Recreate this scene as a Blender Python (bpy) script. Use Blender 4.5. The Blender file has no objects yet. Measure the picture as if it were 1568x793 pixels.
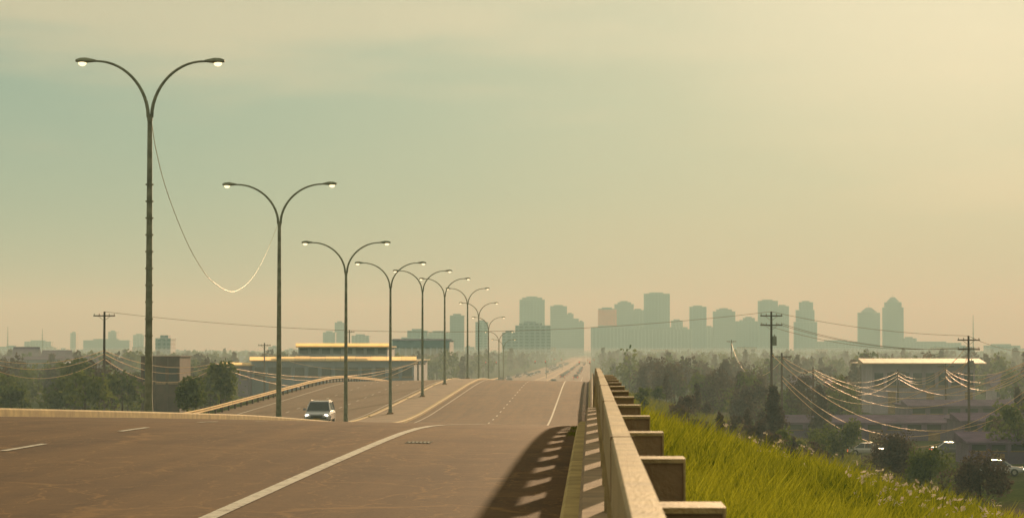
import bpy, math, random
import numpy as np
from mathutils import Vector, Matrix, Euler
random.seed(4); rng=np.random.default_rng(7)
S=bpy.context.scene
F=3876.0
CAMROT=Euler((math.radians(90+1.973),0,math.radians(1.788)),'XYZ')
M3=CAMROT.to_matrix()
def P(px,py,Y):
    d=M3@Vector(((px-784)/F,(396.5-py)/F,-1.0)); k=Y/d.y
    return d.x*k,d.z*k
# ------------------------------------------------------------------ terrain
pp=[(-80,-1.6),(0,-1.54),(30,-1.53),(48,-1.57),(60,-1.92),(80,-2.52),(105,-3.3),(129,-4.2),(150,-5.0),(168,-5.65),(190,-6.05),(209,-5.98),
    (251,-5.35),(291,-4.72),(315,-4.5),(332,-4.6),(381,-5.6),(447,-7.4),(520,-9.0),(700,-10.8),(1000,-12.2),(2000,-15.5),(4000,-18.5),(5200,-19.5)]
gy=np.arange(-80,5201,1.0); gz=np.interp(gy,[a for a,b in pp],[b for a,b in pp])
def smooth(z,n):
    k=np.ones(n)/n; return np.convolve(np.pad(z,(n//2,n//2),mode='edge'),k,mode='valid')[:len(z)]
gz=smooth(smooth(gz,11),11)
def p(Y): return float(np.interp(Y,gy,gz))
def cross(X):
    return -0.018*X if X>-16 else 0.288+0.018*(X+16)
def surf(X,Y): return p(Y)+cross(X)
def lowR(Y): return float(np.interp(Y,[0,500,1000,2000,5000,16000],[-12,-12,-13.6,-16.5,-20,-26]))
def lowL(Y): return float(np.interp(Y,[0,300,600,1000,2000,5000,16000],[-9,-9,-11,-13.4,-16.5,-20,-26]))
def ground(X,Y):
    und=0.25*math.sin(X*.11+Y*.037)*math.cos(Y*.083-X*.05)
    if X>0.45:
        s=surf(0.45,Y)-0.02-0.275*(X-0.45)+und*min(1,(X-.45)/6)*.6
        return max(s,lowR(Y)+und)
    if X<-33:
        s=surf(-33,Y)-0.02-0.25*(-33-X)+und*min(1,(-33-X)/6)*.6
        return max(s,lowL(Y)+und)
    return surf(X,Y)-0.10
Ys=list(np.arange(-40,420,4.0))+list(np.arange(420,1000,20.0))+list(np.arange(1000,5101,100.0))
# ------------------------------------------------------------------ materials
def nm(name):
    m=bpy.data.materials.new(name); m.use_nodes=True; nt=m.node_tree
    return m,nt,nt.nodes['Principled BSDF']
def mat(name,col,rough=.7,metal=0,noise=0.15,scale=2.0,emis=None,es=0,bump=0,spec=.5):
    m,nt,b=nm(name); N=nt.nodes; L=nt.links
    tc=N.new('ShaderNodeTexCoord'); n=N.new('ShaderNodeTexNoise'); n.inputs['Scale'].default_value=scale; n.inputs['Detail'].default_value=6
    L.new(tc.outputs['Object'],n.inputs['Vector'])
    r=N.new('ShaderNodeValToRGB'); r.color_ramp.elements[0].position=.3; r.color_ramp.elements[1].position=.7
    r.color_ramp.elements[0].color=[c*(1-noise) for c in col]+[1]; r.color_ramp.elements[1].color=[min(1,c*(1+noise)) for c in col]+[1]
    L.new(n.outputs['Fac'],r.inputs['Fac']); L.new(r.outputs['Color'],b.inputs['Base Color'])
    b.inputs['Roughness'].default_value=rough; b.inputs['Metallic'].default_value=metal; b.inputs['Specular IOR Level'].default_value=spec
    if emis: b.inputs['Emission Color'].default_value=(*emis,1); b.inputs['Emission Strength'].default_value=es
    if bump:
        bp=N.new('ShaderNodeBump'); bp.inputs['Strength'].default_value=bump; bp.inputs['Distance'].default_value=.02
        n2=N.new('ShaderNodeTexNoise'); n2.inputs['Scale'].default_value=scale*12; n2.inputs['Detail'].default_value=4
        L.new(tc.outputs['Object'],n2.inputs['Vector']); L.new(n2.outputs['Fac'],bp.inputs['Height']); L.new(bp.outputs['Normal'],b.inputs['Normal'])
    return m
def asphalt(name,c0,c1):
    m,nt,b=nm(name); N=nt.nodes; L=nt.links
    tc=N.new('ShaderNodeTexCoord')
    mp=N.new('ShaderNodeMapping'); mp.inputs['Scale'].default_value=(1.1,.03,1); L.new(tc.outputs['Object'],mp.inputs['Vector'])
    n1=N.new('ShaderNodeTexNoise'); n1.inputs['Scale'].default_value=1.3; n1.inputs['Detail'].default_value=7; n1.inputs['Roughness'].default_value=.6
    L.new(mp.outputs['Vector'],n1.inputs['Vector'])
    n2=N.new('ShaderNodeTexNoise'); n2.inputs['Scale'].default_value=.35; n2.inputs['Detail'].default_value=9; n2.inputs['Roughness'].default_value=.7
    L.new(tc.outputs['Object'],n2.inputs['Vector'])
    n3=N.new('ShaderNodeTexNoise'); n3.inputs['Scale'].default_value=28; n3.inputs['Detail'].default_value=5; n3.inputs['Roughness'].default_value=.7
    L.new(tc.outputs['Object'],n3.inputs['Vector'])
    a=N.new('ShaderNodeMath'); a.operation='ADD'; L.new(n1.outputs['Fac'],a.inputs[0]); L.new(n2.outputs['Fac'],a.inputs[1])
    a2=N.new('ShaderNodeMath'); a2.operation='MULTIPLY_ADD'; L.new(n3.outputs['Fac'],a2.inputs[0]); a2.inputs[1].default_value=1.0; L.new(a.outputs[0],a2.inputs[2])
    r=N.new('ShaderNodeValToRGB'); e=r.color_ramp.elements
    mr=N.new('ShaderNodeMapRange'); mr.inputs[1].default_value=1.22; mr.inputs[2].default_value=1.78; L.new(a2.outputs[0],mr.inputs[0])
    e[0].color=(*c0,1); e[1].color=(*c1,1); L.new(mr.outputs[0],r.inputs['Fac'])
    # cracks
    nw=N.new('ShaderNodeTexNoise'); nw.inputs['Scale'].default_value=.9; nw.inputs['Detail'].default_value=5; L.new(tc.outputs['Object'],nw.inputs['Vector'])
    mv=N.new('ShaderNodeVectorMath'); mv.operation='MULTIPLY_ADD'; L.new(nw.outputs['Color'],mv.inputs[0]); mv.inputs[1].default_value=(1.6,1.6,0); L.new(tc.outputs['Object'],mv.inputs[2])
    last=r.outputs['Color']
    for (sx_,sy_,lo,hi,fac) in((.5,.16,.003,.009,.35),(1.7,.30,.005,.012,.35)):
        mp2=N.new('ShaderNodeMapping'); mp2.inputs['Scale'].default_value=(sx_,sy_,.01); L.new(mv.outputs[0],mp2.inputs['Vector'])
        v=N.new('ShaderNodeTexVoronoi'); v.feature='DISTANCE_TO_EDGE'; v.inputs['Scale'].default_value=1.0; L.new(mp2.outputs['Vector'],v.inputs['Vector'])
        c=N.new('ShaderNodeMapRange'); c.inputs[1].default_value=lo; c.inputs[2].default_value=hi; c.inputs[3].default_value=fac; L.new(v.outputs['Distance'],c.inputs[0])
        mx=N.new('ShaderNodeMix'); mx.data_type='RGBA'; L.new(c.outputs[0],mx.inputs[0]); mx.inputs[6].default_value=(c1[0]*1.5,c1[1]*1.5,c1[2]*1.4,1); L.new(last,mx.inputs[7]); last=mx.outputs[2]
    L.new(last,b.inputs['Base Color'])
    b.inputs['Roughness'].default_value=.85; b.inputs['Specular IOR Level'].default_value=.10
    bp=N.new('ShaderNodeBump'); bp.inputs['Strength'].default_value=.35; bp.inputs['Distance'].default_value=.01; L.new(n3.outputs['Fac'],bp.inputs['Height']); L.new(bp.outputs['Normal'],b.inputs['Normal'])
    return m
M_ASPH=asphalt('asphalt',(.050,.024,.006),(.145,.076,.025))
M_ASPH2=asphalt('asphalt_far',(.09,.052,.022),(.15,.095,.045))
def worn_paint():
    m,nt,b=nm('road_paint'); N=nt.nodes; L=nt.links
    tc=N.new('ShaderNodeTexCoord'); n=N.new('ShaderNodeTexNoise'); n.inputs['Scale'].default_value=6; n.inputs['Detail'].default_value=8; n.inputs['Roughness'].default_value=.75
    L.new(tc.outputs['Object'],n.inputs['Vector']); r=N.new('ShaderNodeValToRGB'); e=r.color_ramp.elements
    e[0].position=.36; e[0].color=(.2,.14,.1,1); e[1].position=.5; e[1].color=(.62,.55,.45,1)
    L.new(n.outputs['Fac'],r.inputs['Fac']); L.new(r.outputs['Color'],b.inputs['Base Color']); b.inputs['Roughness'].default_value=.6
    return m
M_PAINT=worn_paint()
M_CONC=mat('concrete',(.26,.17,.09),.85,noise=.3,scale=3,bump=.4)
M_CONCL=mat('kerb_concrete',(.40,.29,.11),.8,noise=.3,scale=2,bump=.3,spec=.2)
M_RAIL=mat('rail_painted_concrete',(.38,.27,.12),.6,noise=.3,scale=7,bump=.5)
M_GALV=mat('galvanised_steel',(.30,.30,.25),.5,.6,noise=.25,scale=3)
M_POLE=mat('lamp_pole_steel',(.22,.23,.16),.7,.0,noise=.35,scale=4)
M_GRAIL=mat('guardrail_steel',(.60,.38,.10),.8,0,noise=.2,scale=1,spec=.15)
M_GLASSL=mat('lamp_glass',(.9,.8,.6),.15,noise=.05,emis=(1,.78,.45),es=1.8)  # emission stands in for sun glints on the lamp lenses
M_WOOD=mat('weathered_wood',(.10,.07,.055),.9,noise=.3,scale=3)
M_WIRE=mat('wire_gold_glint',(.80,.52,.28),.5,.35,noise=.05,spec=.3)  # gold sun glints put into the wire colour
M_DARK=mat('dark_rubber',(.02,.02,.02),.8,noise=.1)
M_TAR=mat('tar_sealant',(.05,.03,.02),.8,noise=.3)
M_MED=mat('median_paving',(.15,.09,.035),.9,noise=.4,scale=.8)
def groundmat():
    m,nt,b=nm('grassland'); N=nt.nodes; L=nt.links
    tc=N.new('ShaderNodeTexCoord'); n=N.new('ShaderNodeTexNoise'); n.inputs['Scale'].default_value=.03; n.inputs['Detail'].default_value=10; n.inputs['Roughness'].default_value=.7
    L.new(tc.outputs['Object'],n.inputs['Vector']); r=N.new('ShaderNodeValToRGB'); e=r.color_ramp.elements
    e[0].position=.32; e[0].color=(.04,.06,.018,1); e[1].position=.66; e[1].color=(.16,.11,.09,1); x=e.new(.5); x.color=(.075,.09,.025,1)
    L.new(n.outputs['Fac'],r.inputs['Fac'])
    n2=N.new('ShaderNodeTexNoise'); n2.inputs['Scale'].default_value=3; n2.inputs['Detail'].default_value=8; L.new(tc.outputs['Object'],n2.inputs['Vector'])
    mr=N.new('ShaderNodeMapRange'); mr.inputs[1].default_value=.3; mr.inputs[2].default_value=.7; mr.inputs[3].default_value=.5; mr.inputs[4].default_value=1.3; L.new(n2.outputs['Fac'],mr.inputs[0])
    mu=N.new('ShaderNodeVectorMath'); mu.operation='SCALE'; L.new(r.outputs['Color'],mu.inputs[0]); L.new(mr.outputs[0],mu.inputs['Scale'])
    L.new(mu.outputs[0],b.inputs['Base Color']); b.inputs['Roughness'].default_value=1; b.inputs['Specular IOR Level'].default_value=.0
    return m
M_GROUND=groundmat()
def leafmat(name,c0,c1,trans=.4,nscale=.35):
    m=bpy.data.materials.new(name); m.use_nodes=True; nt=m.node_tree; N=nt.nodes; L=nt.links
    N.remove(N['Principled BSDF']); out=N['Material Output']
    tc=N.new('ShaderNodeTexCoord'); n=N.new('ShaderNodeTexNoise'); n.inputs['Scale'].default_value=nscale; n.inputs['Detail'].default_value=5
    L.new(tc.outputs['Object'],n.inputs['Vector'])
    g=N.new('ShaderNodeNewGeometry'); a=N.new('ShaderNodeMath'); a.operation='MULTIPLY_ADD'; L.new(g.outputs['Random Per Island'],a.inputs[0]); a.inputs[1].default_value=.45; L.new(n.outputs['Fac'],a.inputs[2])
    mr=N.new('ShaderNodeMapRange'); mr.inputs[1].default_value=.4; mr.inputs[2].default_value=1.05; L.new(a.outputs[0],mr.inputs[0])
    r=N.new('ShaderNodeValToRGB'); e=r.color_ramp.elements; e[0].color=(*c0,1); e[1].color=(*c1,1); L.new(mr.outputs[0],r.inputs['Fac'])
    d=N.new('ShaderNodeBsdfDiffuse'); t=N.new('ShaderNodeBsdfTranslucent'); mx=N.new('ShaderNodeMixShader'); mx.inputs[0].default_value=trans
    L.new(r.outputs['Color'],d.inputs['Color']); L.new(r.outputs['Color'],t.inputs['Color']); L.new(d.outputs[0],mx.inputs[1]); L.new(t.outputs[0],mx.inputs[2]); L.new(mx.outputs[0],out.inputs['Surface'])
    return m
M_LEAF=leafmat('foliage',(.045,.075,.022),(.16,.19,.04),.5,.12)
M_LEAF2=leafmat('foliage_dark',(.05,.045,.045),(.15,.11,.075),.45,.12)
M_GRASS=leafmat('grass_blades',(.065,.10,.008),(.42,.42,.03),.5,.35)
M_GLOWPANEL=leafmat('roof_glow_panel',(.80,.62,.34),(.95,.78,.45),.85,.5)  # for added backlit panels that imitate sunlit gold roof edges
M_FLOW=leafmat('flower_heads',(.45,.38,.32),(.7,.62,.52),.4,2)
M_BARK=mat('bark',(.07,.05,.035),.9,noise=.3,scale=5)
# ------------------------------------------------------------------ mesh builders
class MB:
    def __init__(s): s.v=[];s.f=[];s.m=[];s.mats=[]
    def mi(s,m):
        if m not in s.mats: s.mats.append(m)
        return s.mats.index(m)
    def add(s,vs,fs,m):
        o=len(s.v); s.v+= [tuple(v) for v in vs]; s.f+=[tuple(i+o for i in f) for f in fs]; s.m+=[s.mi(m)]*len(fs)
    def box(s,x0,x1,y0,y1,z0,z1,m,tx=0,ty=0):
        vs=[(x0,y0,z0),(x1,y0,z0),(x1,y1,z0),(x0,y1,z0),(x0+tx,y0+ty,z1),(x1-tx,y0+ty,z1),(x1-tx,y1-ty,z1),(x0+tx,y1-ty,z1)]
        s.add(vs,[(0,3,2,1),(4,5,6,7),(0,1,5,4),(1,2,6,5),(2,3,7,6),(3,0,4,7)],m)
    def cyl(s,a,b,r0,r1,m,n=10):
        a=Vector(a);b=Vector(b);d=(b-a).normalized(); u=d.orthogonal().normalized(); w=d.cross(u)
        vs=[];
        for c,r in((a,r0),(b,r1)):
            for i in range(n):
                t=2*math.pi*i/n; vs.append(c+u*math.cos(t)*r+w*math.sin(t)*r)
        fs=[(i,(i+1)%n,n+(i+1)%n,n+i) for i in range(n)]+[tuple(range(n-1,-1,-1)),tuple(range(n,2*n))]
        s.add(vs,fs,m)
    def tube(s,pts,rads,m,n=8):
        for i in range(len(pts)-1): s.cyl(pts[i],pts[i+1],rads[i],rads[i+1],m,n)
    def ell(s,c,r,m,nu=10,nv=6):
        vs=[];fs=[]
        for j in range(nv+1):
            t=math.pi*j/nv
            for i in range(nu):
                a=2*math.pi*i/nu; vs.append((c[0]+r[0]*math.sin(t)*math.cos(a),c[1]+r[1]*math.sin(t)*math.sin(a),c[2]+r[2]*math.cos(t)))
        for j in range(nv):
            for i in range(nu): fs.append((j*nu+i,(j+1)*nu+i,(j+1)*nu+(i+1)%nu,j*nu+(i+1)%nu))
        s.add(vs,fs,m)
    def sweep(s,prof,Yl,xref,m,dz=0,close=True):
        n=len(prof); vs=[]
        for y in Yl:
            b=surf(xref,y)+dz
            for (x,z) in prof: vs.append((x,y,b+z))
        fs=[]
        for j in range(len(Yl)-1):
            for i in range(n if close else n-1):
                i2=(i+1)%n; fs.append((j*n+i,j*n+i2,(j+1)*n+i2,(j+1)*n+i))
        if close: fs+= [tuple(range(n)),tuple(range((len(Yl)-1)*n+n-1,(len(Yl)-1)*n-1,-1))]
        s.add(vs,fs,m)
    def obj(s,name,loc=(0,0,0),bevel=0,smooth=False,parent=None):
        me=bpy.data.meshes.new(name); me.from_pydata(s.v,[],s.f)
        for m in s.mats: me.materials.append(m)
        me.polygons.foreach_set('material_index',s.m)
        if smooth: me.polygons.foreach_set('use_smooth',[True]*len(s.f))
        me.update(); o=bpy.data.objects.new(name,me); o.location=loc; S.collection.objects.link(o)
        if bevel:
            b=o.modifiers.new('b','BEVEL'); b.width=bevel; b.segments=2; b.limit_method='ANGLE'
        if parent: o.parent=parent
        return o
# ground
xs=sorted(set([-9000,-5000,-3000,-2000,-1400,-1000,-700,-500,-350,-250,-200,-160,-130]+list(range(-110,-33,4))+[-33,-32.9,-25,-18,-16,-14,-8,-4,0,.44,.45]+
   list(np.arange(1,12,.8))+list(np.arange(12,60,3))+list(range(60,160,10))+[180,220,260,320,400,500,700,1000,1400,2000,3000,5000,9000]))
gyl=list(Ys)+[5600,6500,8000,10000,13000,16000]
v=[(x,y,ground(x,min(y,5100)) if y<=5100 else min(ground(x,5100),lowR(y))) for y in gyl for x in xs]
n=len(xs); f=[(j*n+i,j*n+i+1,(j+1)*n+i+1,(j+1)*n+i) for j in range(len(gyl)-1) for i in range(n-1)]
b=MB(); b.add(v,f,M_GROUND); b.obj('ground',smooth=True)
# roads
def strip(b,x0,x1,Yl,dz,m,nx=3):
    X=np.linspace(x0,x1,nx); vs=[(x,y,surf(x,y)+dz) for y in Yl for x in X]
    b.add(vs,[(j*nx+i,j*nx+i+1,(j+1)*nx+i+1,(j+1)*nx+i) for j in range(len(Yl)-1) for i in range(nx-1)],m)
b=MB(); strip(b,-14,-.05,Ys,0,M_ASPH); b.obj('road',smooth=True)
b=MB(); strip(b,-32.8,-18,Ys,0,M_ASPH2); b.obj('opposite_road',smooth=True)
b=MB()
nearY=[y for y in Ys if y<1001]
strip(b,-3.36,-3.21,nearY,.008,M_PAINT,2)
strip(b,-13.4,-13.3,nearY,.008,M_PAINT,2)
strip(b,-18.8,-18.7,nearY,.008,M_PAINT,2); strip(b,-30.4,-30.25,nearY,.008,M_PAINT,2)
for x in (-7.85,-22.6,-26.4):
    y=33.6-8.4*5
    while y<500:
        strip(b,x-.05,x+.06,[y,y+1.3,y+2.6],.008,M_PAINT,2); y+=8.4
b.obj('lane_markings')
b=MB()
for y in (51.5,72,118,196,224,262):
    strip(b,-13.99,-.3,[y,y+.14],.006,M_TAR,8)
b.obj('expansion_joints')
b=MB(); strip(b,-17.8,-14.2,Ys,.10,M_MED,5); b.obj('median')
b=MB()
for (x0,x1) in((-14.3,-14.0),(-18.0,-17.7)):
    b.sweep([(x0,-.15),(x0,.16),(x0+.04,.20),(x1-.04,.20),(x1,.16),(x1,-.15)],Ys[:200],(x0+x1)/2,M_CONCL)
b.obj('median_kerb')
# storm drain
b=MB(); yy=39.5
for i in range(6): b.box(-2.85+i*.06,-2.825+i*.06,yy-.2,yy+.2,surf(-2.7,yy)+.004,surf(-2.7,yy)+.012,M_GALV)
b.box(-2.89,-2.48,yy-.25,yy-.2,surf(-2.7,yy)+.004,surf(-2.7,yy)+.013,M_GALV); b.box(-2.89,-2.48,yy+.2,yy+.25,surf(-2.7,yy)+.004,surf(-2.7,yy)+.013,M_GALV)
b.obj('storm_drain_grate')
# ------------------------------------------------------------------ bridge parapet with rail
bY=list(np.arange(-12,330,3.0))
b=MB()
b.sweep([(-.26,-.1),(-.26,.12),(-.23,.15),(-.09,.15),(-.09,-.1)],bY,0,M_CONCL)
b.sweep([(-.085,-.1),(-.085,.42),(-.06,.45),(.16,.45),(.16,-.1)],bY,0,M_CONC)
b.sweep([(.075,.93),(.075,1.18),(.082,1.195),(.15,1.195),(.157,1.18),(.157,.93)],bY,0,M_RAIL)
y=-11.2
while y<325:
    z=surf(0,y); b.box(.085,.145,y-.09,y+.09,z+.448,z+.935,M_RAIL)
    b.box(.168,.375,y-.13,y+.13,z-.3,z+1.06,M_CONC); b.box(.168,.385,y-.14,y+.14,z+1.061,z+1.078,M_RAIL); b.box(.376,.385,y-.14,y-.0,z-.3,z+1.0605,M_RAIL)  # paler top and side strips paint the sun-lit edges of each block
    y+=3.1
y=-9
while y<300:
    z=surf(0,y); b.box(.072,.160,y-.015,y+.015,z+.95,z+1.197,M_CONC); y+=6.2
b.obj('bridge_guard_rail')
# left guard rail
b=MB(); lY=[y for y in Ys if 20<y<900]
x=-32.3
b.sweep([(x,.45),(x+.06,.5),(x+.0,.6),(x+.06,.7),(x,.78),(x-.03,.78),(x-.03,.45)],lY,x,M_GRAIL)
y=22
while y<700:
    z=surf(x,y); b.box(x-.2,x-.035,y-.07,y+.07,z-.2,z+.72,M_WOOD); y+=4
b.obj('roadside_guard_rail')
# ------------------------------------------------------------------ street lamps
lamps=[(230,95,90,232),(428,283,129,180),(530,372,168,138),(598,403,209,111),(647,415,251,92),(681,427,291,80),(716,442,332,68),(733,464,385,61),(748,486,447,52),(764,508,520,45),(771,520,600,38)]
for i,(cx,hy,Y,w) in enumerate(lamps):
    X,Z=P(cx,hy,Y); gz0=surf(X,Y)+.1; H=Z-gz0; hs=w*Y/F/2-.1
    b=MB(); rise=2.0; zf=H-rise
    b.cyl((0,0,0),(0,0,.12),.28,.28,M_CONC,12); b.cyl((0,0,.12),(0,0,.55),.17,.14,M_POLE,12)
    b.cyl((0,0,.55),(0,0,zf),.14,.085,M_POLE,12)
    b.cyl((0,0,zf-.12),(0,0,zf+.1),.10,.10,M_POLE,12)
    if i==0:
        for k in range(13): b.cyl((0,0,1+k*.6),(0,0,1.05+k*.6),.145,.145,M_POLE,10)
    for sd in(-1,1):
        pts=[];rd=[]
        for k in range(15):
            t=k/14; a=t*math.pi/2
            xx=.06+ (hs-.75)*(1-math.cos(a))**.92; zz=zf+(rise+.02)*math.sin(a)**.93
            pts.append((sd*xx,0,zz)); rd.append(.065-.028*t)
        pts.append((sd*(hs-.45),0,H+.02)); rd.append(.034)
        b.tube(pts,rd,M_POLE,8)
        vs=[];secs=[(hs-.66,.05,.05),(hs-.5,.12,.09),(hs-.3,.18,.13),(hs-.08,.17,.12),(hs+.07,.08,.06)]
        for (xx,ry,rz) in secs:
            for q in range(10):
                t=2*math.pi*q/10; vs.append((sd*xx,ry*math.cos(t),H+.02+rz*math.sin(t)*(1 if math.sin(t)>0 else .5)))
        fs=[(j*10+q,j*10+(q+1)%10,(j+1)*10+(q+1)%10,(j+1)*10+q) for j in range(4) for q in range(10)]+[tuple(range(10)),tuple(range(40,50))]
        b.add(vs,fs,M_POLE); b.ell((sd*(hs-.17),0,H-.045),(.15,.12,.12),M_GLASSL)
    o=b.obj('street_lamp',(X,Y,gz0),smooth=False); o.rotation_euler=(0,0,math.radians([3,-4,2,0,5,-3,0,4,0,0,0][i]))
# ------------------------------------------------------------------ wires
def wires(name,spl,r,m):
    cu=bpy.data.curves.new(name,'CURVE'); cu.dimensions='3D'; cu.bevel_depth=r; cu.bevel_resolution=1
    for pts in spl:
        s=cu.splines.new('POLY'); s.points.add(len(pts)-1)
        for q,pt in zip(s.points,pts): q.co=(*pt,1)
    cu.materials.append(m); o=bpy.data.objects.new(name,cu); S.collection.objects.link(o); return o
def cat(a,b,sag,n=24):
    return [tuple(Vector(a).lerp(Vector(b),t)-Vector((0,0,sag*4*t*(1-t)))) for t in [i/n for i in range(n+1)]]
ctrl=[(233,192,90),(238,225,91.5),(250,275,95),(266,322,98.5),(285,368,102),(303,402,105.5),(322,428,109),(350,446,114),(370,441,117.5),(388,423,121),(402,399,124),(413,375,126.5),(427,340,129)]
pts=[]
for i in range(len(ctrl)-1):
    p0=ctrl[max(i-1,0)];p1=ctrl[i];p2=ctrl[i+1];p3=ctrl[min(i+2,len(ctrl)-1)]
    for k in range(5):
        t=k/5; q=[.5*((2*p1[j])+(-p0[j]+p2[j])*t+(2*p0[j]-5*p1[j]+4*p2[j]-p3[j])*t*t+(-p0[j]+3*p1[j]-3*p2[j]+p3[j])*t**3) for j in range(3)]
        x,z=P(q[0],q[1],q[2]); pts.append((x,q[2],z))
wires('hanging_cable',[pts],.014,mat('cable_sheath',(.72,.72,.58),.45,noise=.05))
def pole(px,pytop,Y,arms=1,transf=False,g=None):
    X,Z=P(px,pytop,Y); z0=ground(X,Y); H=Z-z0; b=MB()
    b.cyl((0,0,-.3),(0,0,H),.19,.12,M_WOOD,10)
    for k in range(arms):
        zz=H-.5-k*1.1; b.box(-1.3,1.3,-.17,-.12,zz-.07,zz+.07,M_WOOD)
        for q in(-1.2,-.6,.6,1.2): b.cyl((q,-.145,zz+.07),(q,-.145,zz+.28),.05,.035,M_GALV,6)
        b.cyl((-.7,-.13,zz-.05),(0,-.1,zz-.6),.025,.025,M_GALV,5); b.cyl((.7,-.13,zz-.05),(0,-.1,zz-.6),.025,.025,M_GALV,5)
    if transf:
        b.cyl((.35,0,H-4),(.35,0,H-2.9),.28,.28,M_GALV,12); b.cyl((.35,0,H-2.9),(.35,0,H-2.7),.06,.05,M_GALV,6)
    b.obj('utility_pole',(X,Y,z0)); return (X,Y,Z)
A=pole(160,477,300,1); B=pole(1181,477,300,2,True); C=pole(1483,514,300,2,True)
D=pole(1197,540,330,1); E=pole(1375,565,420,1); G=pole(1448,556,400,1); Hh=pole(1245,562,360,1,True); I=pole(1120,520,700,1); J=pole(535,505,640,1); K=pole(1590,540,280,1)
L0=pole(-40,540,280,1); L1=pole(405,525,520,1); L2=pole(1430,548,520,1)
sp=[cat(A,B,2.4,40),cat(B,C,.6),cat(C,K,.5)]
off=lambda q,dx,dz:(q[0]+dx,q[1],q[2]+dz)
for dx,dz in((-1.2,-.4),(1.2,-.4),(.6,-.4)):
    sp+= [cat(off(B,dx,dz-1),off(C,dx,dz-1),1.2)]
sp2=[]
for (a,bb,s,zz) in((Hh,K,4.2,-.5),(Hh,K,5.0,-.9),(Hh,K,3.6,-.3),(D,E,2.5,-.5),(E,G,1.5,-.5),(E,G,2.1,-.8),(G,K,2.2,-1),(G,K,2.9,-1.3),(G,C,2,-2),(E,K,3,-1.5),(D,Hh,1,-.5),(Hh,E,2,-1),(Hh,E,2.7,-1.4),(L2,C,1.5,-3),(I,D,5,-1),(B,K,6,-5),(Hh,C,3.5,-3),(D,K,7,-3),(D,K,7.8,-3.5),(L2,K,2.5,-.5),(E,C,2.5,-1)):
    sp2.append(cat(off(a,0,zz),off(bb,0,zz),s,30))
L3=pole(330,556,330); L4=pole(640,553,430)
for (a,bb,s,za,zb) in((L0,A,1.6,-.5,-5.0),(L0,A,2.2,-.8,-5.6),(L0,A,1.2,-.3,-4.6),(A,L3,1.7,-5,-.2),(A,L3,2.4,-5.6,-.5),(A,L3,1.2,-4.6,0),(L3,L4,2.8,0,0),(L3,L4,3.6,-.3,-.3),(L3,L4,2.0,-.2,-.2),(L1,L4,2.2,-2,-.3)):
    sp2.append(cat(off(a,0,za),off(bb,0,zb),s,30))
wires('power_lines',sp,.024,mat('wire_dark',(.22,.17,.12),.7,0,noise=.05,spec=.1))
wires('service_lines',sp2,.034,M_WIRE)
# ------------------------------------------------------------------ city
def towermat(name,col,wc,fl=3.6,wx=3.2):
    m,nt,b=nm(name); N=nt.nodes; L=nt.links
    tc=N.new('ShaderNodeTexCoord'); sx=N.new('ShaderNodeSeparateXYZ'); L.new(tc.outputs['Object'],sx.inputs[0])
    ad=N.new('ShaderNodeMath'); ad.operation='ADD'; L.new(sx.outputs[0],ad.inputs[0]); L.new(sx.outputs[1],ad.inputs[1])
    def band(src,per,th):
        d=N.new('ShaderNodeMath'); d.operation='DIVIDE'; L.new(src,d.inputs[0]); d.inputs[1].default_value=per
        fr=N.new('ShaderNodeMath'); fr.operation='FRACT'; L.new(d.outputs[0],fr.inputs[0])
        g=N.new('ShaderNodeMath'); g.operation='GREATER_THAN'; L.new(fr.outputs[0],g.inputs[0]); g.inputs[1].default_value=th; return g.outputs[0]
    a=band(sx.outputs[2],fl,.45); c=band(ad.outputs[0],wx*2,.35)
    mu=N.new('ShaderNodeMath'); mu.operation='MULTIPLY'; L.new(a,mu.inputs[0]); L.new(c,mu.inputs[1])
    mx=N.new('ShaderNodeMix'); mx.data_type='RGBA'; L.new(mu.outputs[0],mx.inputs[0]); mx.inputs[6].default_value=(*col,1); mx.inputs[7].default_value=(*wc,1)
    L.new(mx.outputs[2],b.inputs['Base Color']); b.inputs['Roughness'].default_value=.6
    return m
TM=[towermat('tower_glass',(.14,.20,.27),(.05,.09,.14)),towermat('tower_concrete',(.30,.34,.38),(.08,.12,.15)),towermat('tower_brown',(.28,.16,.10),(.10,.07,.06)),towermat('tower_stone',(.22,.26,.32),(.07,.10,.14),3.6,2)]
M_ORANGE=towermat('tower_orange',(.95,.26,.14),(.8,.20,.10))
def tower(name,segs,Y,m,roof=None,dep=28):
    X0=P(segs[0][0],500,Y)[0]; X1=P(segs[0][1],500,Y)[0]; cx=(X0+X1)/2; z0=lowR(Y)-2; b=MB()
    for k,(a,c,t) in enumerate(segs):
        xa=P(a,t,Y)[0]-cx; xb=P(c,t,Y)[0]-cx; zt=P((a+c)/2,t,Y)[1]-z0; d=dep*(1-.12*k)+k*.3
        b.box(xa,xb,-d/2,d/2,0,zt-2.2,m); b.box(xa-.4,xb+.4,-d/2-.4,d/2+.4,zt-2.195,zt-.9,TM[1]); 
        b.box(xa+(xb-xa)*.2,xb-(xb-xa)*.25,-d/4,d/4,zt-.9,zt+1.6,TM[3])
        w=xb-xa; nb=max(2,int(w/7))
        for q in range(nb+1): 
            xx=xa+w*q/nb; b.box(xx-.35,xx+.35,-d/2-.7,-d/2-.02,0,zt-2.5,m if m is M_ORANGE else TM[3])
    if roof:
        a,c,yb,yt=roof; xa=P(a,yb,Y)[0]-cx; xb=P(c,yb,Y)[0]-cx; zb=P(a,yb,Y)[1]-z0; zt=P(a,yt,Y)[1]-z0
        b.box(xa,xb,-dep/2.5,dep/2.5,zb,zt,m,(xb-xa)*.33,dep*.3); b.cyl(((xa+xb)/2,0,zt),((xa+xb)/2,0,zt+7),.4,.15,M_GALV,5)
    b.obj(name,(cx,Y,z0))
Yc=5000
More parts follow.
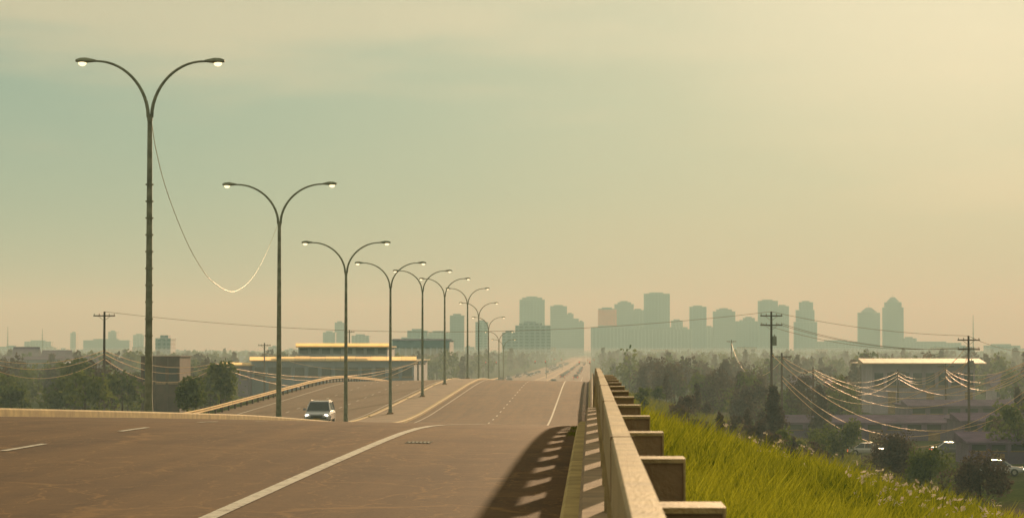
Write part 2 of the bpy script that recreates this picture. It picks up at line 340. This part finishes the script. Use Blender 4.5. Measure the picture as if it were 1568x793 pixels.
T=[('office_tower',[(796,834,458),(800,830,455)],Yc,TM[0],None),
('apartment_tower',[(790,843,497),(796,830,494)],3000,TM[1],None),('apartment_tower',[(770,792,508)],3100,TM[1],None),
('office_tower',[(843,886,487),(843,868,468),(868,878,480),(886,894,492)],Yc,TM[3],None),
('hotel_building',[(916,944,472)],Yc-400,M_ORANGE,None),('office_tower',[(941,970,465),(946,966,462)],Yc+150,TM[3],None),('office_tower',[(968,986,474)],Yc,TM[1],None),
('office_tower',[(986,1025,449)],Yc+50,TM[0],None),('office_building',[(1025,1052,500),(1028,1045,490)],Yc,TM[1],None),
('office_tower',[(1056,1081,469)],Yc,TM[0],None),('apartment_building',[(905,960,500),(960,1060,503)],4550,TM[1],None),
('office_tower',[(1092,1125,476),(1097,1120,473)],Yc,TM[3],None),('office_building',[(1125,1162,491),(1138,1155,486)],Yc+60,TM[0],None),
('office_tower',[(1161,1190,460)],Yc,TM[0],None),('office_tower',[(1189,1207,468)],Yc+20,TM[3],None),
('office_tower',[(1216,1250,492),(1219,1246,474),(1224,1244,462)],Yc,TM[0],None),
('office_tower',[(1314,1346,478)],Yc,TM[3],(1318,1342,478,471)),('office_tower',[(1352,1382,470),(1355,1379,462)],Yc+40,TM[3],(1358,1376,462,455)),
('convention_hall',[(1250,1312,522)],4900,TM[1],None),('office_building',[(1382,1470,524),(1382,1402,517)],4900,TM[1],None),
('apartment_tower',[(690,711,482)],3800,TM[3],None),('apartment_tower',[(729,747,492)],3600,TM[1],None),
('apartment_tower',[(514,528,493)],5000,TM[3],None),('office_building',[(600,676,518),(625,655,505)],3600,TM[0],None),('office_building',[(540,566,513)],4400,TM[1],None),
('apartment_tower',[(110,118,509)],5500,TM[1],None),('apartment_tower',[(168,180,507)],5300,TM[3],None),('office_building',[(206,222,512)],5200,TM[1],None),('apartment_tower',[(243,265,516)],2200,TM[3],None),
('apartment_building',[(40,80,522)],5200,TM[1],None),('apartment_building',[(130,200,520)],5000,TM[3],None),('apartment_building',[(496,514,508)],4800,TM[3],None),('apartment_building',[(656,690,508)],4100,TM[1],None),
('office_building',[(1508,1560,528)],4300,TM[1],None),('apartment_building',[(1080,1092,500)],5050,TM[1],None)]
for t in T: tower(*t)
b=MB()
for i in range(260):
    Y=random.uniform(2600,5200); px=random.uniform(-60,1640); X=P(px,530,Y)[0]
    if -45<X<12: continue
    z=lowR(Y); w=random.uniform(12,45); h=random.choice([5,6,8,10,14,18]) if Y>3800 else random.choice([5,6,8])
    m=random.choice(TM); b.box(X-w/2,X+w/2,Y-8,Y+8,z-2,z+h,m); b.box(X-w/5,X+w/8,Y-3,Y+3,z+h,z+h+2,TM[1])
b.obj('distant_low_rise_buildings')
for (px,pt,Y) in((1490,482,3000),(12,500,3000),(65,503,3000)):
    X,Z=P(px,pt,Y); z0=lowR(Y); b=MB(); b.cyl((0,0,0),(0,0,Z-z0),.9,.25,M_GALV,6)
    for q in range(4): b.cyl((-1.5,0,(Z-z0)*(.5+.1*q)),(1.5,0,(Z-z0)*(.5+.1*q)),.15,.15,M_GALV,5)
    b.obj('radio_mast',(X,Y,z0))
# ------------------------------------------------------------------ near/mid buildings
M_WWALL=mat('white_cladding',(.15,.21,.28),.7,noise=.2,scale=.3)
M_SWALL=mat('showroom_cladding',(.30,.26,.34),.7,noise=.2,scale=.3)
M_PWALL=mat('mauve_cladding',(.14,.10,.18),.7,noise=.3,scale=.4)
M_BRICK=mat('brown_brick',(.085,.045,.03),.9,noise=.3,scale=1)
M_WIN=mat('window_glass',(.04,.05,.06),.1,noise=.1)
M_ROOF=mat('metal_roof',(.80,.60,.32),.35,.5,noise=.1,scale=.4)
M_ROOFS=mat('showroom_roof',(.48,.34,.20),.7,.0,noise=.1,scale=.4,spec=.2)
M_ROOF2=mat('tar_roof',(.15,.11,.17),1.0,noise=.25,scale=.4,spec=0)
def warehouse(name,px0,px1,ytop,Y,dep,mw,mr,tiers=(),bays=8,over=.6,door=True,roofh=.5,slope=True,glow_strip=0):
    X0,Z=P(px0,ytop,Y); X1=P(px1,ytop,Y)[0]; cx=(X0+X1)/2; z0=min(ground(cx,Y),ground(X0,Y),ground(X1,Y)); H=Z-z0; W=X1-X0; b=MB()
    b.box(-W/2+over,W/2-over,over,dep-over,-1,H-roofh,mw)
    b.box(-W/2,W/2,0,dep,H-roofh+.003,H-roofh*.6,mr)
    if slope:  # roof front pitch shaped to mirror the low sun towards the viewer
        d=min(dep,9.0); zz=H-roofh*.6+.003; r_=.085*d
        b.add([(-W/2,0,zz),(W/2,0,zz),(W/2,d,zz+r_),(-W/2,d,zz+r_),(W/2,d,zz),(-W/2,d,zz)],[(0,1,2,3),(1,4,2),(0,3,5),(3,2,4,5)],mr)
        nr=int(W/1.6)
        for q in range(nr):
            xx=-W/2+W*(q+.5)/nr; b.add([(xx,.05,zz+.01),(xx+.06,.05,zz+.01),(xx+.06,d,zz+r_+.05),(xx,d,zz+r_+.05)],[(0,1,2,3)],mr)
    if glow_strip:  # added translucent strip, glows like a sunlit gold roof
        zz=H-roofh*.6-.25; nr=int(W/3)
        for q in range(nr):
            xa=-W/2+W*q/nr+.03; xb=-W/2+W*(q+1)/nr-.03; dz=random.uniform(-.05,.05)
            b.add([(xa,-.05,zz),(xb,-.05,zz),(xb,-.05,zz+.25+glow_strip+dz),(xa,-.05,zz+.25+glow_strip+dz)],[(0,1,2,3)],M_GLOWPANEL)
            b.box(xa-.05,xa-.01,-.03,.03,zz,zz+.2+glow_strip,M_GALV)
    bw=(W-2*over)/bays
    for i in range(bays):
        xa=-W/2+over+bw*i
        b.box(xa+bw*.15,xa+bw*.85,over-.08,over-.003,H*.55,H*.78,M_WIN)
        b.box(xa+bw*.1,xa+bw*.9,over-.14,over-.083,H*.50,H*.545,M_CONC)
        if door and i%3==1: b.box(xa+bw*.2,xa+bw*.8,over-.1,over-.003,-.5,H*.42,M_CONC)
        b.box(xa-.12,xa+.12,over-.2,over-.003,-1,H-roofh,mw)
    for (a,c,t) in tiers:
        xa=P(a,t,Y+dep*.4)[0]-cx; xb=P(c,t,Y+dep*.4)[0]-cx; zt=P(a,t,Y+dep*.4)[1]-z0
        b.box(xa,xb,dep*.45,dep*.9,H-.3,zt-.4,mw)
        b.box(xa-.4,xb+.4,dep*.42,dep*.9+.4,zt-.397,zt-.1,mr)
        b.add([(xa-.4,dep*.42-.05,zt-.2),(xb+.4,dep*.42-.05,zt-.2),(xb+.4,dep*.42-.05,zt+.5),(xa-.4,dep*.42-.05,zt+.5)],[(0,1,2,3)],M_GLOWPANEL)  # added glow panel imitating the sunlit edge of the tier roof
        nn=8
        for q in range(nn): b.box(xa+(xb-xa)*(q+.15)/nn,xa+(xb-xa)*(q+.85)/nn,dep*.45-.06,dep*.45-.003,H+.35*(zt-H),zt-.6,M_WIN)
    b.obj(name,(cx,Y,z0))
warehouse('warehouse',382,638,549,520,44,M_WWALL,M_ROOF,((455,592,529),),12,slope=False,glow_strip=.75)
warehouse('loading_canopy_building',336,384,556,515,14,M_PWALL,M_ROOF,(),3,slope=False,glow_strip=.5)
warehouse('brick_utility_building',215,277,543,350,10,M_BRICK,M_BRICK,(),3,.2,False,.3,False)
warehouse('showroom_building',1322,1511,553,450,22,M_SWALL,M_ROOFS,(),8,1.8)
warehouse('industrial_shed',1200,1480,643,330,10,M_PWALL,M_ROOF2,(),9,.3)
warehouse('industrial_shed',1470,1640,640,310,14,M_PWALL,M_ROOF2,(),6,.3)
warehouse('industrial_shed',1390,1560,618,390,20,M_PWALL,M_ROOF2,(),6,.4)
warehouse('industrial_shed',1480,1640,672,255,10,M_PWALL,M_ROOF2,(),5,.3)
warehouse('industrial_shed',1090,1180,580,620,20,M_WWALL,M_ROOF2,(),5,.4)
warehouse('industrial_shed',30,90,548,700,20,M_WWALL,M_ROOF2,(),5,.4)
warehouse('industrial_shed',600,690,520,1300,40,M_WWALL,M_ROOF2,(),9,.6)
def house(px0,px1,yt,Y,mw):
    X0,Z=P(px0,yt,Y); X1=P(px1,yt,Y)[0]; z0=ground((X0+X1)/2,Y); W=X1-X0; H=Z-z0; b=MB(); e=H*.6
    b.box(-W/2,W/2,0,9,-1,e,mw); b.add([(-W/2-.4,-.4,e+.003),(W/2+.4,-.4,e+.003),(W/2+.4,9.4,e+.003),(-W/2-.4,9.4,e+.003),(-W/2-.4,4.5,H),(W/2+.4,4.5,H)],[(0,1,5,4),(2,3,4,5),(0,4,3),(1,2,5),(3,2,1,0)],M_ROOF2)
    for q in(.15,.4,.7): b.box(-W/2+W*q,-W/2+W*(q+.14),-.06,-.003,e*.45,e*.8,M_WIN)
    b.box(-W/2+W*.3,-W/2+W*.37,-.07,-.003,0,e*.6,M_WOOD); b.obj('house',((X0+X1)/2,Y,z0))
for a in((18,55,531,900),(62,104,536,800),(110,150,545,700),(0,22,545,820),(1520,1560,572,520),(1040,1075,572,800),(1215,1245,575,560),(1270,1300,580,520),(1130,1160,590,520),(985,1010,560,900)): house(*a,random.choice([M_WWALL,M_PWALL,M_SWALL]))
# ------------------------------------------------------------------ trees
def tree_np(x,y,z,h,wd,nl,leaf,dark=False,shape='round'):
    nc=max(4,int(7 if nl<250 else 16)) if shape=='round' else (7 if nl<250 else 26)
    t=rng.random(nc); ang=rng.random(nc)*6.283
    if shape=='round': rad=wd*.36*np.sqrt(rng.random(nc)); cz=.35+.6*t; prof=1-.5*(cz-.35)/.65
    else: t=(np.arange(nc)+.5)/nc; rad=wd*.3*(.4+.6*rng.random(nc)); cz=.10+.86*t; prof=1.06-cz
    cc=np.stack([rad*np.cos(ang)*prof*1.3,rad*np.sin(ang)*prof*1.3,cz*h],1)
    cr=wd*(.16+.14*rng.random(nc))*(prof*.6+.4)
    if shape!='round': cr=wd*(.10+.26*prof)
    k=rng.integers(0,nc,nl); d=rng.normal(size=(nl,3)); d/=np.linalg.norm(d,axis=1)[:,None]
    pos=cc[k]+d*(cr[k]*(.55+.5*rng.random(nl)))[:,None]*np.array([1,1,1.15])
    u=rng.normal(size=(nl,3)); u/=np.linalg.norm(u,axis=1)[:,None]; w=np.cross(u,rng.normal(size=(nl,3))); w/=np.linalg.norm(w,axis=1)[:,None]
    s=leaf*(.6+.8*rng.random(nl))[:,None]; u*=s; w*=s*.7
    q=np.stack([pos-u,pos-w*.9,pos+u,pos+w],1).reshape(-1,3)+np.array([x,y,z])
    return q
def quads_obj(name,arrs,mats,extra=None):
    V=np.concatenate([a for a,_ in arrs]); mi=np.concatenate([np.full(len(a)//4,m) for a,m in arrs]); nq=len(V)//4
    me=bpy.data.meshes.new(name); me.vertices.add(len(V)); me.vertices.foreach_set('co',V.astype(np.float32).ravel())
    me.loops.add(nq*4); me.loops.foreach_set('vertex_index',np.arange(nq*4,dtype=np.int32)); me.polygons.add(nq)
    me.polygons.foreach_set('loop_start',np.arange(0,nq*4,4,dtype=np.int32)); me.polygons.foreach_set('loop_total',np.full(nq,4,dtype=np.int32))
    for m in mats: me.materials.append(m)
    me.polygons.foreach_set('material_index',mi.astype(np.int32)); me.update(calc_edges=True); me.validate()
    o=bpy.data.objects.new(name,me); S.collection.objects.link(o); return o
def trunkquads(x,y,z,h,r):
    a=[];
    for i in range(5):
        t0=6.283*i/5;t1=6.283*(i+1)/5
        a+= [(x+r*math.cos(t0),y+r*math.sin(t0),z-.4),(x+r*math.cos(t1),y+r*math.sin(t1),z-.4),(x+r*.5*math.cos(t1),y+r*.5*math.sin(t1),z+h*.7),(x+r*.5*math.cos(t0),y+r*.5*math.sin(t0),z+h*.7)]
    for i in range(5):
        t=6.283*(i*.38); z0=z+h*(.28+.09*i); e=np.array([x+math.cos(t)*h*.22,y+math.sin(t)*h*.22,z0+h*.2]); s=np.array([x,y,z0]); q=np.array([-math.sin(t),math.cos(t),0])*r*.4
        a+=[tuple(s-q),tuple(s+q),tuple(e+q*.3),tuple(e-q*.3)]
    return np.array(a)
blocked=[(382-20,640,470,570),(330,390,470,540),(205,285,0,365),(1315,1520,0,470),(1200,1480,300,345),(1380,1570,330,410),(1125,1305,430,580)]
def scatter(n,pxr,Yr,hr,nl,leaf,pw=1.0,tall=.25,bank=2.5,dens=.9):
    out=[];k=0;tries=0
    while k<n and tries<n*8:
        tries+=1; Y=Yr[0]+(Yr[1]-Yr[0])*random.random()**pw; px=random.uniform(*pxr); X=P(px,530,Y)[0]
        if -38<X<5 and Y<5200: continue
        if X>0 and surf(.45,Y)-.3*X>lowR(Y)+bank: continue
        if any(a<px<c and y0<Y<y1 for a,c,y0,y1 in blocked): continue
        g=ground(X,Y) if Y<5100 else lowR(Y)
        cl=.5+.5*math.sin(X*.021+Y*.013)*math.cos(Y*.009-X*.017)
        if random.random()>.25+dens*cl: continue
        sh='cone' if random.random()<tall else 'round'; h=random.uniform(*hr)*(1.2 if sh=='cone' else 1); wd=h*(.45 if sh=='cone' else random.uniform(.7,1.0))
        if g+h>-.6 and Y<900: h=max(2.5,-.6-g-random.random()*1.5); wd=h*.8
        mi=1 if sh=='cone' or random.random()<.4 else 0
        out.append((tree_np(X,Y,g,h,wd,nl,leaf,shape=sh),mi)); out.append((trunkquads(X,Y,g,h,h*.025),2)); k+=1
    return out
TMt=[M_LEAF,M_LEAF2,M_BARK]
quads_obj('distant_trees',scatter(1700,(-80,1650),(1300,4500),(7,12),70,1.3,.8),TMt)
quads_obj('tree_belt',scatter(270,(915,1650),(480,1300),(4.5,10.5),260,.5,1.1)+scatter(300,(-80,760),(590,1300),(6,10.5),220,.6,.8),TMt)
quads_obj('roadside_trees',scatter(40,(930,1320),(330,520),(3,8),1300,.2)+scatter(34,(1320,1640),(240,430),(3,6),700,.22)+scatter(60,(-60,340),(260,560),(4,7.5),700,.26)+
   scatter(55,(960,1330),(170,340),(1.2,3.2),420,.15,1,.15,7,1.5),TMt)
def single(name,px,ytop,Y,wpx,shape,nl,leaf,mi):
    X,Z=P(px,ytop,Y); g=ground(X,Y); h=Z-g; wd=wpx*Y/F
    b=tree_np(0,0,0,h,wd,nl,leaf,shape=shape); o=quads_obj(name,[(b,0),(trunkquads(0,0,0,h,.15),1)],[[M_LEAF,M_LEAF2][mi],M_BARK]); o.location=(X,Y,g)
single('poplar_tree',1184,590,255,50,'cone',3500,.15,1)
single('round_shrub',1375,675,215,100,'round',4500,.12,1)
single('round_shrub',1290,650,260,80,'round',3000,.14,0)
single('round_shrub',1500,705,190,110,'round',3500,.12,1)
single('round_shrub',1425,690,200,90,'round',3000,.12,0)
single('spruce_tree',1255,590,330,40,'cone',2500,.2,1)
single('spruce_tree',1110,552,480,34,'cone',2200,.25,1)
single('round_shrub',300,585,240,60,'round',2500,.15,0)
# ------------------------------------------------------------------ grass
def vnoise(x,y):
    return .5+.25*np.sin(x*1.7+2.1*np.sin(y*.6))+.25*np.sin(y*1.1+1.7*np.sin(x*.9+y*.3))
def blades(N,X,Y,hlo,hhi,w):
    Z=np.array([ground(a,c) for a,c in zip(X,Y)]); h=(hlo+(hhi-hlo)*rng.random(N)*(.25+1.0*vnoise(X,Y)))
    a=rng.random(N)*6.283; ln=h*(.15+.45*rng.random(N)); dx=np.cos(a)*ln+.1*h; dy=np.sin(a)*ln
    b2=rng.normal(0,.5,N); wx=np.cos(b2)*w; wy=np.sin(b2)*w
    B=np.stack([X,Y,Z-.03],1); W=np.stack([wx,wy,0*wx],1); Mid=B+np.stack([dx*.35,dy*.35,h*.6],1); T=B+np.stack([dx,dy,h],1)
    q1=np.stack([B-W,B+W,Mid+W*.7,Mid-W*.7],1); q2=np.stack([Mid-W*.7,Mid+W*.7,T+W*.08,T-W*.08],1)
    return np.concatenate([q1,q2],1).reshape(-1,3)
N=190000
Yg=6+ (110-6)*rng.random(N)**1.1; Xg=.48+rng.random(N)*(.19*Yg+3.5)
wd=.004+.00017*Yg
A1=blades(N,Xg,Yg,.15,.75,wd)
N2=26000; Y2=60+160*rng.random(N2); X2=-33.2-rng.random(N2)*16; A2=blades(N2,X2,Y2,.3,1.0,.04+0*Y2)
N4=30000; Y4=100+200*rng.random(N4); X4=.6+rng.random(N4)*28; A4=blades(N4,X4,Y4,.3,1.0,.05+0*Y4)
VG=leafmat('verge_grass_blades',(.06,.085,.012),(.24,.24,.035),.5,.15)
quads_obj('embankment_grass',[(A1,0)],[M_GRASS]); quads_obj('verge_grass',[(A2,0),(A4,0)],[VG])
N3=500; Y3=44+14*rng.random(N3); X3=-.42+.14*rng.random(N3); W3=blades(N3,X3,Y3,.03,.12,.008+0*Y3); W3[:,2]+=.08
quads_obj('kerb_weeds',[(W3,0)],[VG])
fl=[];
for (px,py,n,Yc_,sp_) in((1350,722,34,40,2.6),(1400,728,24,42,2.2),(1185,655,14,58,2.2),(1545,765,24,33,1.5),(1232,668,10,55,2.2),(1450,745,14,38,2.5)):
    X,Z=P(px,py,Yc_)
    for _ in range(n):
        x=X+random.gauss(0,sp_*.25); y=Yc_+random.gauss(0,sp_*1.5); z=ground(x,y)+random.uniform(.45,.9)
        for k in range(5):
            c=np.array([x+random.gauss(0,.03),y+random.gauss(0,.03),z+random.gauss(0,.02)]); u=rng.normal(size=3)*.016; w=rng.normal(size=3)*.016
            fl.append((np.array([c-u,c-w,c+u,c+w]),0))
        fl.append((np.array([[x-.004,y,z-.6],[x+.004,y,z-.6],[x+.003,y,z],[x-.003,y,z]]),1))
quads_obj('wildflowers',fl,[M_FLOW,M_GRASS])
# ------------------------------------------------------------------ vehicles
def paint(name,c):
    m,nt,b=nm(name); b.inputs['Base Color'].default_value=(*c,1); b.inputs['Roughness'].default_value=.25; b.inputs['Coat Weight'].default_value=.6; b.inputs['Metallic'].default_value=.2
    return m
M_HEAD=mat('headlamp',(.9,.9,.85),.1,noise=.02,emis=(1,.92,.75),es=3.0)
M_TAIL=mat('tail_lamp',(.5,.02,.02),.2,noise=.02,emis=(1,.12,.03),es=1.5)
def car_mesh(name,pc,suv=True):
    b=MB(); L=4.7 if suv else 4.5; H=1.74 if suv else 1.45; W=.94 if suv else .9; hood=1.08 if suv else .9
    secs=[(0,.45,.72,.80),(.12,.36,.86,.90),(.5,.32,hood-.10,.97),(1.25,.32,hood,1),(3.2,.32,hood+.02,1),(4.3,.34,hood,1),(L-.08,.40,hood-.1,.95),(L,.5,hood-.3,.88)]
    vs=[]
    for (y,zb,zt,k) in secs:
        w=W*k; prof=[(-w*.9,zb),(-w,zb+.12),(-w,zt-.22),(-w*.93,zt-.05),(-w*.8,zt),(w*.8,zt),(w*.93,zt-.05),(w,zt-.22),(w,zb+.12),(w*.9,zb)]
        vs+=[(x,y-L/2,z) for x,z in prof]
    n=10; fs=[(j*n+i,j*n+(i+1)%n,(j+1)*n+(i+1)%n,(j+1)*n+i) for j in range(len(secs)-1) for i in range(n)]+[tuple(range(n-1,-1,-1)),tuple(range((len(secs)-1)*n,len(secs)*n))]
    b.add(vs,fs,pc)
    y0,y1=1.15-L/2,(L-.15 if suv else L-.8)-L/2; yt0,yt1=y0+.75,(y1-.3 if suv else y1-.7); w0,w1=W*.9,W*.72
    g=[(-w0,y0,hood-.02),(w0,y0,hood-.02),(w0,y1,hood-.02),(-w0,y1,hood-.02),(-w1,yt0,H-.06),(w1,yt0,H-.06),(w1,yt1,H-.06),(-w1,yt1,H-.06)]
    b.add(g,[(0,1,5,4),(1,2,6,5),(2,3,7,6),(3,0,4,7)],M_WIN)
    b.box(-w1-.02,w1+.02,yt0-.03,yt1+.03,H-.062,H,pc,.08,.1)
    for sx in(-1,1):
        b.cyl((sx*w0,y0,hood),(sx*w1,yt0,H-.04),.04,.035,pc,6); b.cyl((sx*w0,y1,hood),(sx*w1,yt1,H-.04),.05,.05,pc,6)
        ym=(y0+y1)/2+.1; b.cyl((sx*(w0+.005),ym,hood),(sx*(w1+.005),ym-.02,H-.04),.035,.03,pc,6)
        if suv: b.cyl((sx*(w1-.05),yt0+.2,H+.05),(sx*(w1-.05),yt1-.1,H+.05),.02,.02,M_GALV,6)
        b.box(sx*(W+.1)-.1,sx*(W+.1)+.1,y0+.3,y0+.42,hood+.0,hood+.17,pc)
        b.ell((sx*W*.72,-L/2+.10,.76 if suv else .66),(.17,.1,.09),M_HEAD); b.box(sx*W*.8-.1,sx*W*.8+.1,L/2-.06,L/2+.01,hood-.45,hood-.2,M_TAIL)
        for yy in(.9-L/2,L/2-.95):
            b.cyl((sx*(W-.2),yy,.35),(sx*(W+.01),yy,.35),.35,.35,M_DARK,18); b.cyl((sx*(W+.0),yy,.35),(sx*(W+.02),yy,.35),.2,.18,M_GALV,10)
    b.box(-.42,.42,-L/2-.03,-L/2+.06,.62,.78,M_DARK); b.box(-.45,.45,-L/2-.045,-L/2-.031,.68,.71,M_GALV)
    b.box(-.75,.75,-L/2-.05,-L/2+.1,.40,.54,M_DARK if not suv else M_GALV); b.box(-.26,.26,-L/2-.07,-L/2-.051,.44,.55,M_CONCL)
    return b
X=P(490,628,184)[0]
b=car_mesh('suv',paint('silver_paint',(.40,.40,.44))); o=b.obj('suv',(X,184,surf(X,184)+.0),bevel=.015)
cols=[(.4,.4,.4),(.1,.1,.12),(.2,.04,.03),(.5,.46,.4),(.05,.08,.15)]
cms=[]
for c in cols:
    cms.append(car_mesh('car',paint('car_paint',c),False))
me_cache=[None]*5
def car(x,y,z,rot):
    i=random.randrange(5)
    if me_cache[i] is None: o=cms[i].obj('car',(x,y,z)); me_cache[i]=o.data
    else: o=bpy.data.objects.new('car',me_cache[i]); S.collection.objects.link(o); o.location=(x,y,z)
    o.rotation_euler=(0,0,rot)
used=[]
for k in range(60):
    y=random.uniform(700,2300); ln=random.choice([-5.6,-10.6,-20.5,-24.5,-28.5,-24.5])
    if any(abs(y-a)<20 and l==ln for a,l in used): continue
    used.append((y,ln)); car(ln,y,surf(ln,y)+.01,0 if ln<-16 else math.pi)
for (px,Y,r) in((1530,236,1.4),(1455,285,1.6),(1330,285,1.2),(1560,285,.3)):
    X=P(px,600,Y)[0]; car(X,Y,ground(X,Y)+.02,r)
for (x,y) in((-.2,900),(-15.9,900),(-33.6,905),(2,1400),(-16,1400)):
    b=MB(); b.cyl((0,0,0),(0,0,6),.12,.09,M_POLE,8); b.cyl((0,0,5.8),(-4,0,6.2),.08,.05,M_POLE,6)
    for q in(-4,-.3): 
        b.box(q-.2,q+.2,-.2,.1,5.3,6.4,M_DARK); b.cyl((q,-.22,6.1),(q,-.2,6.1),.15,.15,M_TAIL,8)
    b.obj('traffic_signal',(x,y,surf(x,y)))
# ------------------------------------------------------------------ haze
def haze(name,dens,col,g,bx):
    hz=bpy.data.materials.new(name+'_air'); hz.use_nodes=True; nt=hz.node_tree; nt.nodes.remove(nt.nodes['Principled BSDF'])
    vs=nt.nodes.new('ShaderNodeVolumeScatter'); vs.inputs['Density'].default_value=dens; vs.inputs['Color'].default_value=(*col,1); vs.inputs['Anisotropy'].default_value=g
    nt.links.new(vs.outputs[0],nt.nodes['Material Output'].inputs['Volume'])
    b=MB(); b.box(*bx,hz); b.obj(name)
haze('atmospheric_haze',2.8e-4,(.46,.82,.86),.12,(-9500,9500,-600,15500,-80,260))
haze('shadow_lift_mist',4.2e-4,(.72,.84,.88),.12,(-1500,1500,130,1150,-60,-.6))  # low veil layer added to lighten shadows in the middle distance
# ------------------------------------------------------------------ light
AZ,EL=9.0,9.5; az=math.radians(AZ); el=math.radians(EL)
sd=Vector((math.sin(az)*math.cos(el),math.cos(az)*math.cos(el),math.sin(el)))
l=bpy.data.lights.new('sun','SUN'); l.energy=5.0; l.angle=math.radians(.8); l.color=(1,.78,.44)
o=bpy.data.objects.new('sun',l); S.collection.objects.link(o); o.rotation_euler=(-sd).to_track_quat('-Z','Y').to_euler()
w=bpy.data.worlds.new('World'); S.world=w; w.use_nodes=True; nt=w.node_tree; N=nt.nodes; L=nt.links
bg=N['Background']; out=N['World Output']
sk=N.new('ShaderNodeTexSky'); sk.sky_type='NISHITA'; sk.sun_disc=False; sk.sun_elevation=el; sk.sun_rotation=az; sk.dust_density=3
sc=N.new('ShaderNodeVectorMath'); sc.operation='MULTIPLY'; L.new(sk.outputs[0],sc.inputs[0]); sc.inputs[1].default_value=(.07,.11,.18)
L.new(sc.outputs[0],bg.inputs['Color']); bg.inputs['Strength'].default_value=.05
tc=N.new('ShaderNodeTexCoord')
dt=N.new('ShaderNodeVectorMath'); dt.operation='DOT_PRODUCT'; L.new(tc.outputs['Generated'],dt.inputs[0]); dt.inputs[1].default_value=sd
ac=N.new('ShaderNodeMath'); ac.operation='ARCCOSINE'; L.new(dt.outputs['Value'],ac.inputs[0])
n=N.new('ShaderNodeTexNoise'); n.inputs['Scale'].default_value=4; n.inputs['Detail'].default_value=6
mp=N.new('ShaderNodeMapping'); mp.inputs['Scale'].default_value=(1.5,1.5,9); mp.inputs['Rotation'].default_value=(0,.12,0); L.new(tc.outputs['Generated'],mp.inputs[0]); L.new(mp.outputs[0],n.inputs['Vector'])
na=N.new('ShaderNodeMath'); na.operation='MULTIPLY_ADD'; L.new(n.outputs['Fac'],na.inputs[0]); na.inputs[1].default_value=.14; L.new(ac.outputs[0],na.inputs[2])
mr=N.new('ShaderNodeMapRange'); mr.inputs[1].default_value=.05; mr.inputs[2].default_value=.65; L.new(na.outputs[0],mr.inputs[0])
r=N.new('ShaderNodeValToRGB'); e=r.color_ramp.elements
e[0].position=0; e[0].color=(1.0,.86,.54,1); e[1].position=1; e[1].color=(.20,.34,.31,1)
for ps,c in((.10,(.76,.67,.41)),(.26,(.43,.48,.31)),(.42,(.32,.44,.32)),(.60,(.24,.40,.32))): x=e.new(ps); x.color=(*c,1)
L.new(mr.outputs[0],r.inputs['Fac'])
sz=N.new('ShaderNodeSeparateXYZ'); L.new(tc.outputs['Generated'],sz.inputs[0])
cz=N.new('ShaderNodeMath'); cz.operation='MULTIPLY_ADD'; L.new(n.outputs['Fac'],cz.inputs[0]); cz.inputs[1].default_value=.14; L.new(sz.outputs[2],cz.inputs[2])
cm=N.new('ShaderNodeMapRange'); cm.interpolation_type='SMOOTHSTEP'; cm.inputs[1].default_value=.155; cm.inputs[2].default_value=.215; cm.inputs[4].default_value=.8; L.new(cz.outputs[0],cm.inputs[0])
mx=N.new('ShaderNodeMix'); mx.data_type='RGBA'; L.new(cm.outputs[0],mx.inputs[0]); L.new(r.outputs['Color'],mx.inputs[6]); mx.inputs[7].default_value=(.76,.67,.41,1)
bg2=N.new('ShaderNodeBackground'); L.new(mx.outputs[2],bg2.inputs['Color']); bg2.inputs['Strength'].default_value=.77
ad=N.new('ShaderNodeAddShader'); L.new(bg.outputs[0],ad.inputs[0]); L.new(bg2.outputs[0],ad.inputs[1]); L.new(ad.outputs[0],out.inputs['Surface'])
# ------------------------------------------------------------------ camera
cam=bpy.data.cameras.new('camera'); cam.lens=36*F/1568; cam.sensor_width=36; cam.clip_start=.2; cam.clip_end=40000
cam.dof.use_dof=True; cam.dof.focus_distance=95; cam.dof.aperture_fstop=13
o=bpy.data.objects.new('camera',cam); S.collection.objects.link(o); o.rotation_euler=CAMROT; S.camera=o
S.view_settings.view_transform='Standard'; S.view_settings.look='None'; S.view_settings.exposure=0
